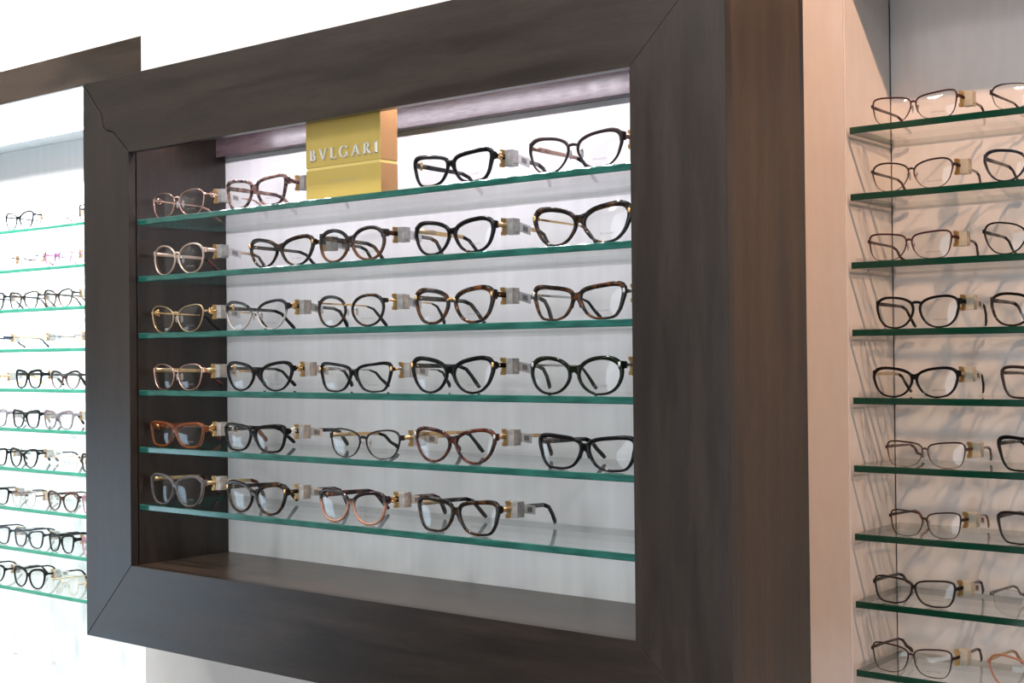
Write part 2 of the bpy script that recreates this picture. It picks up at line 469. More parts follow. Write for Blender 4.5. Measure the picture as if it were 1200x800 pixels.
for i, z in enumerate(RZ):
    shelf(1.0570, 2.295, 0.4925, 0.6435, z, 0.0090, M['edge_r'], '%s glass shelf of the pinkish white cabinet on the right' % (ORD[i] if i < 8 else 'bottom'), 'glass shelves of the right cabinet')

# ------------------------------------------------------------------ display case
W, H, T, D = 1.1471, 0.8614, 0.0131, 0.1890
XI0, XI1, ZI0, ZI1 = 0.1168, 1.0270, 0.1185, 0.7438
DC = empty('display_case', (W / 2, D, 0.0), 'dark espresso wood display case with wide mitred frame, in the centre', 'display case')
g = 0.00035
TLJ = [(0.0, 0.8614), (0.0487, 0.8076), (0.0530, 0.7886), (0.0596, 0.7833), (0.0784, 0.7785), (XI0, ZI1)]
off = lambda pts, dx, dz: [(x + dx, z + dz) for x, z in pts]
mb = MB()
mb.prism([(XI0, ZI1), (XI1, ZI1), (W, H)] + off(TLJ, g * 3, g * 2), 0, T)
part('top_rail', mb, M['wood_h'], DC, bevel=0.0005)
mb = MB()
mb.prism([(0, 0), (W, 0), (XI1, ZI0), (XI0, ZI0)], 0, T)
part('bottom_rail', mb, M['wood_h'], DC, bevel=0.0005)
mb = MB()
mb.prism([(0, 2 * g), (XI0 - g, ZI0 + g)] + off(TLJ[::-1], -g * 2, -g * 2), 0, T)
part('left_stile', mb, M['wood_v'], DC, bevel=0.0005)
mb = MB()
mb.prism([(XI1 + g, ZI0 + g), (W, 2 * g), (W, H - 2 * g), (XI1 + g, ZI1 - g)], 0, T)
part('right_stile', mb, M['wood_v'], DC, bevel=0.0005)
b0 = T + 0.0012
BX0, BX1, BZ0, BZ1 = XI0 - 0.0012, XI1 + 0.03, ZI0 - 0.0010, 0.805
boxpart('backing_board', (0.004, BX0 - 0.018, b0 - 0.0009, 0.03, 0.004, H - 0.004), M['dark'], DC)
boxpart('inner_side', (BX0 - 0.018, BX0, b0 + 0.001, 0.1865, BZ0 - 0.018, BZ1), M['wood_v'], DC)
boxpart('inner_side', (BX1, BX1 + 0.018, b0 + 0.001, 0.1865, BZ0 - 0.018, BZ1), M['wood_v'], DC)
boxpart('case_floor', (BX0 + 0.0002, BX1 - 0.0002, b0 + 0.001, 0.1865, BZ0 - 0.018, BZ0), M['wood_floor'], DC)
boxpart('case_top', (BX0 + 0.0002, BX1 - 0.0002, b0 + 0.001, 0.1865, BZ1, BZ1 + 0.018), M['wood_h'], DC)
boxpart('back_panel', (BX0 + 0.0003, BX1 - 0.0003, 0.1869, 0.1885, BZ0 - 0.01, BZ1), M['panel'], DC)
boxpart('valance', (BX0 + 0.0004, BX1 - 0.0004, 0.1665, 0.1767, 0.7528, BZ1 - 0.0002), M['wood_gloss'], DC, 0.001)
boxpart('light_channel', (BX0 + 0.0004, BX1 - 0.0004, 0.1769, 0.1868, 0.7532, 0.775), M['grey_metal'], DC)
boxpart('outer_side', (W - 0.0205, W - 0.0025, b0, 0.1715, 0.006, H - 0.006), M['wood_side'], DC)
boxpart('outer_side', (0.0025, 0.0205, 0.0305, 0.1885, 0.006, H - 0.006), M['wood_side'], DC)
boxpart('scribe_strip', (W - 0.0205, W - 0.0060, 0.1722, 0.1888, 0.006, H - 0.006), M['wood_v'], DC)
boxpart('outer_top', (0.021, W - 0.021, b0, 0.1885, H - 0.022, H - 0.004), M['wood_h'], DC)
boxpart('outer_bottom', (0.021, W - 0.021, b0, 0.1885, 0.004, 0.022), M['wood_h'], DC)
boxpart('led_strip', (0.125, 1.03, 0.0390, 0.0510, 0.7970, 0.8000), M['led'], DC)

SZ = [0.6421, 0.5559, 0.4694, 0.3830, 0.2967, 0.2095]
SLAB = ['topmost glass shelf in the dark display case, under the gold sign', 'second glass shelf from the top in the dark display case', 'third glass shelf from the top in the dark display case',
        'fourth glass shelf from the top in the dark display case', 'fifth glass shelf from the top in the dark display case', 'lowest glass shelf in the dark display case, above the wood floor']
for z, lb in zip(SZ, SLAB):
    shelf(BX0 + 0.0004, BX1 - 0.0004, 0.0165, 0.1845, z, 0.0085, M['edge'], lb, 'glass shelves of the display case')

# ------------------------------------------------------------------ gold sign
SX0, SX1, SY0, SY1, SB = 0.4806, 0.6221, 0.0271, 0.0590, SZ[0] + 0.0003
SG = empty('brand_sign', ((SX0 + SX1) / 2, (SY0 + SY1) / 2, SB), 'gold block sign with raised silver letters standing on the topmost glass shelf', 'sign')
GZ0, GZ1 = 0.6826, 0.6866
def signblock(z0, z1, name):
    mb = MB()
    mb.box(SX0, SX1, SY0, SY1, z0, z1, 0)
    mb.m[-6:] = [0, 0, 0, 1, 0, 1]
    return part(name, mb, [M['gold_front'], M['gold_side']], SG, bevel=0.0006)
signblock(SB, GZ0, 'lower_block')
signblock(GZ1, 0.7600, 'upper_block')
boxpart('gold_band', (SX0 + 0.0015, SX1 - 0.0012, SY0 + 0.0012, SY1 - 0.001, GZ0, GZ1), M['gold_bright'], SG)

def letter(ch):
    # Roman capitals, unit height, thick and thin strokes with small serifs; returns polygons in (x, z) and the width
    P = []
    def q(x0, z0, x1, z1, w0, w1=None):
        w1 = w0 if w1 is None else w1
        dx, dz = x1 - x0, z1 - z0
        L = math.hypot(dx, dz)
        nx, nz = -dz / L / 2, dx / L / 2
        P.append([(x0 - nx * w0, z0 - nz * w0), (x1 - nx * w1, z1 - nz * w1), (x1 + nx * w1, z1 + nz * w1), (x0 + nx * w0, z0 + nz * w0)])
    def sf(x, z, w=0.30):
        P.append([(x - w / 2, z - 0.025), (x + w / 2, z - 0.025), (x + w / 2, z + 0.025), (x - w / 2, z + 0.025)])
    def arc(cx, cz, rx, rz, a0, a1, wa, wb, n=12):
        for i in range(n):
            t0, t1 = math.radians(a0 + (a1 - a0) * i / n), math.radians(a0 + (a1 - a0) * (i + 1) / n)
            k0, k1 = abs(math.cos(t0)), abs(math.cos(t1))
            w0, w1 = wb + (wa - wb) * k0, wb + (wa - wb) * k1
            P.append([(cx + (rx - w0) * math.cos(t0), cz + (rz - w0) * math.sin(t0)), (cx + rx * math.cos(t0), cz + rz * math.sin(t0)),
                      (cx + rx * math.cos(t1), cz + rz * math.sin(t1)), (cx + (rx - w1) * math.cos(t1), cz + (rz - w1) * math.sin(t1))])
    S = 0.17
    if ch == 'I':
        q(0.15, 0, 0.15, 1, S); sf(0.15, 0.025); sf(0.15, 0.975); return P, 0.30
    if ch == 'L':
        q(0.15, 0, 0.15, 1, S); sf(0.15, 0.975); q(0.02, 0.04, 0.60, 0.04, 0.08); q(0.58, 0, 0.58, 0.22, 0.06); return P, 0.62
    if ch == 'V':
        q(0.12, 1, 0.42, 0, S, 0.12); q(0.74, 1, 0.44, 0, 0.09, 0.08); sf(0.12, 0.975); sf(0.74, 0.975, 0.24); return P, 0.84
    if ch == 'A':
        q(0.10, 0, 0.42, 1, 0.09); q(0.74, 0, 0.42, 1, S, 0.14); q(0.22, 0.34, 0.64, 0.34, 0.07); sf(0.10, 0.025, 0.24); sf(0.74, 0.025); return P, 0.86
    if ch == 'B':
        q(0.15, 0, 0.15, 1, S); q(0.02, 0.97, 0.32, 0.97, 0.06); q(0.02, 0.03, 0.34, 0.03, 0.06); q(0.15, 0.52, 0.34, 0.52, 0.06)
        arc(0.30, 0.755, 0.24, 0.245, -90, 90, 0.14, 0.06); arc(0.32, 0.27, 0.29, 0.27, -90, 90, 0.15, 0.06); return P, 0.64
    if ch == 'R':
        q(0.15, 0, 0.15, 1, S); sf(0.15, 0.025); q(0.02, 0.97, 0.32, 0.97, 0.06); q(0.15, 0.47, 0.32, 0.47, 0.06)
        arc(0.31, 0.735, 0.26, 0.265, -90, 90, 0.14, 0.06); q(0.33, 0.48, 0.70, 0.0, 0.15); sf(0.72, 0.025, 0.16); return P, 0.76
    if ch == 'G':
        arc(0.46, 0.5, 0.46, 0.52, 42, 318, 0.15, 0.06, 22); q(0.78, 0.06, 0.78, 0.40, 0.14); sf(0.76, 0.42, 0.26); q(0.80, 0.80, 0.82, 0.96, 0.07); return P, 0.92
word = 'BVLGARI'
lw = [letter(c)[1] for c in word]
LH, LX0, LX1, LZ0 = 0.0150, 0.4905, 0.6180, 0.6950
LWX = 1.22
tot = sum(lw) * LH * LWX
gap = (LX1 - LX0 - tot) / 6
x = LX0
for c, wd in zip(word, lw):
    mb = MB()
    for pl in letter(c)[0]:
        pts = [(x + a * LH * LWX, LZ0 + b * LH) for a, b in pl]
        ar = sum(pts[i][0] * pts[(i + 1) % len(pts)][1] - pts[(i + 1) % len(pts)][0] * pts[i][1] for i in range(len(pts)))
        mb.prism(pts if ar > 0 else pts[::-1], SY0 - 0.0024, SY0 - 0.0002)
    part('letter', mb, M['letter'], SG)
    x += wd * LH * LWX + gap
me = text_mesh('AUTHORIZED DEALER', 0.0058, M['print_pale'])
obj('lettering', me, SG, (0.5497 - SG.location.x, SY0 - 0.0003 - SG.location.y, 0.6632 - SG.location.z))

# ------------------------------------------------------------------ eyeglasses
TXT_MAIN = text_mesh('BVLGARI', 0.0032, M['print_grey'], spacing=1.55)
TXT_RIGHT = text_mesh('NAFTORE', 0.0034, M['print_grey'], spacing=1.35)
RNG = random.Random(4)

def sgnpow(v, e):
    return math.copysign(abs(v) ** e, v)

# rim outlines in half-widths and half-heights: u to the temple, v up
FORMS = {
    'cat': [(-1.0, 0.14), (-0.87, 0.56), (-0.48, 0.85), (0.05, 0.98), (0.52, 1.0), (0.86, 0.86), (1.0, 0.52), (0.96, 0.08), (0.82, -0.42), (0.52, -0.84), (0.12, -1.0), (-0.30, -0.97), (-0.68, -0.72), (-0.92, -0.28)],
    'square': [(-0.99, 0.28), (-0.90, 0.70), (-0.52, 0.89), (0.05, 0.97), (0.58, 1.0), (0.92, 0.90), (1.0, 0.58), (0.97, 0.10), (0.89, -0.46), (0.66, -0.90), (0.20, -1.0), (-0.26, -0.98), (-0.66, -0.76), (-0.90, -0.26)],
    'soft': [(-1.0, 0.20), (-0.88, 0.62), (-0.48, 0.88), (0.05, 0.99), (0.55, 0.98), (0.88, 0.80), (1.0, 0.44), (0.96, 0.0), (0.84, -0.48), (0.56, -0.86), (0.16, -1.0), (-0.28, -0.98), (-0.66, -0.74), (-0.91, -0.28)],
    'round': [(-1.0, 0.10), (-0.87, 0.55), (-0.50, 0.87), (0.02, 1.0), (0.52, 0.92), (0.87, 0.64), (1.0, 0.24), (0.96, -0.18), (0.80, -0.60), (0.48, -0.90), (0.06, -1.0), (-0.36, -0.93), (-0.70, -0.68), (-0.92, -0.32)],
}

def outline(form, n, cat, tap):
    P = FORMS[form]
    k = len(P)
    out = []
    for i in range(k):                           # closed Catmull-Rom curve, run so that it goes anticlockwise seen from -Y
        p0, p1, p2, p3 = P[i - 1], P[i], P[(i + 1) % k], P[(i + 2) % k]
        for q in range(3):
            t = q / 3
            f = [0.5 * (2 * p1[c] + (p2[c] - p0[c]) * t + (2 * p0[c] - 5 * p1[c] + 4 * p2[c] - p3[c]) * t * t + (3 * p1[c] - p0[c] - 3 * p2[c] + p3[c]) * t ** 3) for c in (0, 1)]
            u, v = f
            if v > 0:
                v += 0.40 * cat * u * v
            out.append((u * (1 + 0.35 * tap * v), v))
    return out[::-1]

def eyewear(root_name, loc, label, cat_group, W=0.132, a=0.0262, b=0.0205, n=2.6, cat=0.12, tap=0.06, tt=0.0034, tb=0.0026, d=0.0036, side=0.0045,
            m='black', tm=None, tip=None, th=0.0055, emb=None, embm='gold', pads=False, brz=0.42, brh=0.0034, corner=0.0, hz=0.55, tg=True, cream=False, prt=None,
            rot=0.0, drop=1.0, tl=1.0, flag=True, rear=0.0, bridge=None, form=None):
    fm, tm, tip = FM[m], FM[tm or m], FM[tip or tm or m]
    if tt > 0.0025:                            # thick plastic rims are squarer, deeper and flare at the temples
        tt, tb = tt * 1.30, tb * 1.18
        n = n + 0.45 if n > 2.28 else n + 0.1
        tap = tap * 1.5 + 0.02
        side -= 0.0008
        hz = max(hz, 0.70)
        if cat > 0.08:
            corner += 0.0010
    root = empty(root_name, loc, label, 'glasses', cat_group)
    root.rotation_euler = (0, 0, rot)
    form = form or ('round' if n <= 2.28 else 'square' if n >= 2.95 else 'cat' if cat >= 0.12 else 'soft')
    cx = W / 2 - side - a - tb * 0.6
    zc = b + tb
    kf = 0.85
    yf = lambda x: kf * x * x
    O = [(cx + u * a, zc + v * b) for u, v in outline(form, n, cat, tap)]
    N = len(O)
    nor = []
    for i in range(N):
        p, q = O[i - 1], O[(i + 1) % N]
        dx, dz = q[0] - p[0], q[1] - p[1]
        L = math.hypot(dx, dz)
        nor.append((dz / L, -dx / L))
    thk = []
    for i, (x, z) in enumerate(O):
        v = max(-1, min(1, (z - zc) / b))
        u = max(-1, min(1, (x - cx) / a))
        k = 0.5 + 0.5 * v
        k = k * k * (3 - 2 * k)
        thk.append(tb + (tt - tb) * k + corner * max(0, u) ** 2 * max(0, v) ** 2)
    prof = [(0, 0.0007), (0.30, 0.0), (0.72, 0.0), (1.0, 0.0009), (1.0, d), (0.0, d)]
    mb = MB()
    for sg in (1, -1):
        vs = []
        for i in range(N):
            for p, y in prof:
                r = p * thk[i]
                x = O[i][0] + nor[i][0] * r
                vs.append((sg * x, yf(x) + y, O[i][1] + nor[i][1] * r))
        fs = []
        k = len(prof)
        for i in range(N):
            for j in range(k):
                f = (i * k + j, i * k + (j + 1) % k, ((i + 1) % N) * k + (j + 1) % k, ((i + 1) % N) * k + j)
                fs.append(f if sg > 0 else f[::-1])
        mb.add(vs, fs, 0)
    # bridge
    zb = zc + b * brz
    inner = [(x, z, tk) for (x, z), tk in zip(O, thk) if x < cx]
    xi, _, tki = min(inner, key=lambda p: abs(p[1] - zb))
    xe = xi - tki * 0.4
    path = []
    for i in range(9):
        s = -1 + 2 * i / 8
        h = brh * (1 + 1.3 * s * s) if brh > 0.002 else brh
        zz = zb + (0.0018 * (1 - s * s) if brh <= 0.002 else 0.0006 * (1 - s * s)) + (0.0 if brh <= 0.002 else -0.75 * brh * s * s)
        path.append(((s * xe, yf(xe) * s * s + d * 0.45 - 0.0006 * (1 - s * s), zz), (0, 1, 0), (0, 0, 1), d * 0.46, h))
    sq = [(-0.7, -1), (0.7, -1), (1, -0.7), (1, 0.7), (0.7, 1), (-0.7, 1), (-1, 0.7), (-1, -0.7)]
    mb.sweep(path, sq, 1 if bridge else 0)
    # end pieces
    zh = zc + b * hz
    outer = [(x, z, tk) for (x, z), tk in zip(O, thk) if x > cx]
    xo, _, tko = min(outer, key=lambda p: abs(p[1] - zh))
    he = max(0.0016, min(0.0052, th * (0.80 if tt > 0.0025 else 0.6))) + corner * 0.6
    for sg in (1, -1):
        pth = []
        for x, y, hh in ((xo + tko * 0.3, yf(xo) + d * 0.5, he), ((xo + W / 2) / 2 + 0.001, yf(xo) + d * 0.55, he), (W / 2 - 0.0012, yf(W / 2) + d * 0.75, he * 0.95), (W / 2 - 0.0006, yf(W / 2) + d + 0.0035, he * 0.85)):
            pth.append(((sg * x, y, zh), (0, 1, 0), (0, 0, 1), d * 0.5, hh))
        pth[-1] = (pth[-1][0], (sg, 0.2, 0), (0, 0, 1), 0.0013, he * 0.85)
        pth[-2] = (pth[-2][0], (sg * 0.6, 0.8, 0), (0, 0, 1), d * 0.42, he * 0.95)
        mb.sweep(pth, sq, 0)
    front = obj('frame_front', mb.mesh('frame_front', [fm, FM[bridge] if bridge else fm], True), root)
    # lenses
    for sg in (1, -1):
        lm = MB()
        rings = [0.0, 0.45, 0.8, 1.0]
        for side_, y0 in ((0, -0.0002), (1, 0.0014)):
            vs, fs = [], []
            for ri, r in enumerate(rings):
                if r == 0:
                    vs.append((sg * cx, yf(cx) + d * 0.45 + y0 - 0.0016, zc))
                    continue
                for i in range(N):
                    x = cx + (O[i][0] - cx) * r * 1.004
                    z = zc + (O[i][1] - zc) * r * 1.004
                    vs.append((sg * x, yf(x) + d * 0.45 + y0 - 0.0016 * (1 - r * r), z))
            for i in range(N):
                fs.append((0, 1 + i, 1 + (i + 1) % N))
                for ri in range(2):
                    p, q = 1 + ri * N, 1 + (ri + 1) * N
                    fs.append((p + i, q + i, q + (i + 1) % N, p + (i + 1) % N))
            if (side_ == 0) == (sg > 0):
                fs = [f[::-1] for f in fs]
            fs = [f[::-1] for f in fs]
            lm.add(vs, fs, 0)
        lo = obj('lens', lm.mesh('lens', M['lens'], True), root)
        if prt is not None and sg > 0:
            u = 0.12
            x = cx + u * a
            t = obj('lens_print', prt, lo, (x, yf(x) + d * 0.45 - 0.0027, zc - 0.62 * b))
            t.rotation_euler = (0, 0, 0.085)
    if pads:
        for sg in (1, -1):
            pm = MB()
            px, pz = sg * (xi - 0.0012), zc - b * 0.02
            pm.blob((px, d + 0.0055, pz), 0.0013, 0.0026, 0.0058)
            obj('nose_pad', pm.mesh('nose_pad', M['pad'], True), root)
            am = MB()
            am.sweep([((sg * (xi + 0.0003), d * 0.8, pz + 0.002), (1, 0, 0), (0, 0, 1), 1, 1), ((sg * (xi + 0.0012), d + 0.0035, pz + 0.0035), (1, 0, 0), (0, 0, 1), 1, 1), ((px, d + 0.0055, pz), (1, 0, 0), (0, 0, 1), 1, 1)],
                     [(-0.0005, -0.0005), (0.0005, -0.0005), (0.0005, 0.0005), (-0.0005, 0.0005)])
            obj('pad_arm', am.mesh('pad_arm', FM['silver' if m not in ('rose', 'gold') else m], True), root)
    # temples
    ty = yf(W / 2) + d + 0.0030
    tx = 0.0013 if th > 0.0035 else 0.0008
    bot = 0.0012
    for sg in (1, -1):
        tmb = MB()
        xs = sg * (W / 2 - 0.0006)
        pts = [(0, 0.0, zh, th * 0.5), (0, 0.030, zh - 0.0006, th * 0.5), (-0.001, 0.060, zh - 0.0012, th * 0.44), (-0.002, 0.086, zh - 0.0022, th * 0.42),
               (-0.003, 0.0985, zh - 0.0060, max(0.0018, th * 0.42)), (-0.0045, 0.1080, zh - 0.0155, max(0.0024, th * 0.46)), (-0.007, 0.1165, None, max(0.0030, th * 0.50)), (-0.0085, 0.1195, None, 0.0024)]
        zt = bot + 0.0028
        zlow = max(zt, zh - 0.036 * drop)
        path, pathb = [], []
        for j, (dx, y, z, hh) in enumerate(pts):
            if j == 6:
                z = zlow + 0.004
            if j == 7:
                z = zlow
            ay, az = 1, 0
            if j >= 4:
                ay, az = (0.78, -0.62) if j == 4 else (0.45, -0.89)
            up = (0, -az, ay)
            path.append(((xs + sg * dx, ty + y * tl, z), (1, 0, 0), up, tx, hh))
        tmb.sweep(path[:4], sq, 0)
        tmb.sweep(path[3:], sq, 1)
        obj('temple', tmb.mesh('temple', [tm, tip], True), root)
        if emb:
            em = MB()
            y0 = ty + 0.0078
            X = xs
            if emb == 'flower':
                em.blob((X, y0, zh), 0.0026, 0.0026, 0.0026)
                for q in range(5):
                    an = q * 1.2566
                    em.blob((X + sg * 0.0006, y0 + 0.0036 * math.cos(an), zh + 0.0036 * math.sin(an)), 0.0020, 0.0022, 0.0022, 0, 6, 4)
                em.blob((X, y0 + 0.008, zh), 0.0016, 0.0030, 0.0018, 0, 6, 4)
            elif emb == 'ring':
                pr = [(-0.0007, -0.0007), (0.0007, -0.0007), (0.0007, 0.0007), (-0.0007, 0.0007)]
                ring = []
                for q in range(9):
                    an = q * math.pi / 4
                    ring.append(((X, y0 + 0.0044 * math.cos(an), zh + 0.0044 * math.sin(an)), (1, 0, 0), (0, math.cos(an), math.sin(an)), 1, 1))
                em.sweep(ring, pr, 0, False)
                em.blob((X, y0 + 0.0062, zh), 0.0014, 0.0016, 0.0016, 0, 6, 4)
            elif emb == 'plate':
                em.box(X - 0.0017, X + 0.0017, ty + 0.002, ty + 0.034, zh - th * 0.46, zh + th * 0.46)
                for q in range(3):
                    em.blob((X + sg * 0.0016, ty + 0.008 + q * 0.009, zh), 0.0008, 0.0013, 0.0013, 0, 6, 4)
                    em.blob((X - sg * 0.0016, ty + 0.008 + q * 0.009, zh), 0.0008, 0.0013, 0.0013, 0, 6, 4)
            elif emb == 'corner':
                x = xo + 0.0035
                em.blob((sg * x, yf(x) - 0.0002, zh + 0.0005), 0.0026, 0.0014, 0.0036, 0, 8, 5)
                em.blob((X, ty + 0.004, zh), 0.0018, 0.0048, 0.0020, 0, 6, 4)
            obj('emblem', em.mesh('emblem', FM[embm], True), root)
    # anti-theft tag clipped on the temple at the right of the picture
    if tg:
        X = W / 2 - 0.0006
        y0 = ty + 0.0155 + rear
        bm_ = M['tag_cream'] if cream else M['tag_body']
        t = MB()
        zc_ = zh - 0.0015
        t.box(X - 0.0022, X + 0.0110, y0 + 0.0012, y0 + 0.0150, zc_ - 0.0098, zc_ + 0.0098)
        t.box(X + 0.0111, X + 0.0118, y0 + 0.0040, y0 + 0.0115, zc_ - 0.0070, zc_ + 0.0055)
        to = obj('security_tag', t.mesh('security_tag', bm_), root)
        bv = to.modifiers.new('bevel', 'BEVEL')
        bv.width = 0.0009
        bv.segments = 2
        c = MB()
        for z0, z1 in ((-0.0106, -0.0060), (0.0060, 0.0106)):
            c.box(X - 0.0066, X - 0.0023, y0 - 0.0006, y0 + 0.0050, zc_ + z0, zc_ + z1)
        c.box(X - 0.0052, X - 0.0023, y0, y0 + 0.0046, zc_ - 0.0059, zc_ + 0.0059)
        c.box(X - 0.0022, X + 0.0004, y0 + 0.0002, y0 + 0.0011, zc_ - 0.0094, zc_ + 0.0094)
        obj('clip', c.mesh('clip', M['tag_gold']), to)
        if flag:
            f = MB()
            q = y0 + 0.0152
            f.add([(X + 0.0085, q, zc_ - 0.0052), (X + 0.0085, q + 0.0235, zc_ - 0.0092), (X + 0.0085, q + 0.0235, zc_ + 0.0022), (X + 0.0085, q, zc_ + 0.0060),
                   (X + 0.0097, q, zc_ - 0.0052), (X + 0.0097, q + 0.0235, zc_ - 0.0092), (X + 0.0097, q + 0.0235, zc_ + 0.0022), (X + 0.0097, q, zc_ + 0.0060)],
                  [(0, 3, 2, 1), (4, 5, 6, 7), (0, 1, 5, 4), (1, 2, 6, 5), (2, 3, 7, 6), (3, 0, 4, 7)], 0)
            for bx in range(6):
                u0 = q + 0.0075 + bx * 0.0017
                zz = zc_ - (u0 - q) * 0.165
                wd = 0.0011 if bx % 2 else 0.0008
                f.box(X + 0.00975, X + 0.0099, u0, u0 + wd, zz - 0.0030, zz + 0.0034, 1)
            obj('price_label', f.mesh('price_label', [M['label'], M['code']]), to)
    return root

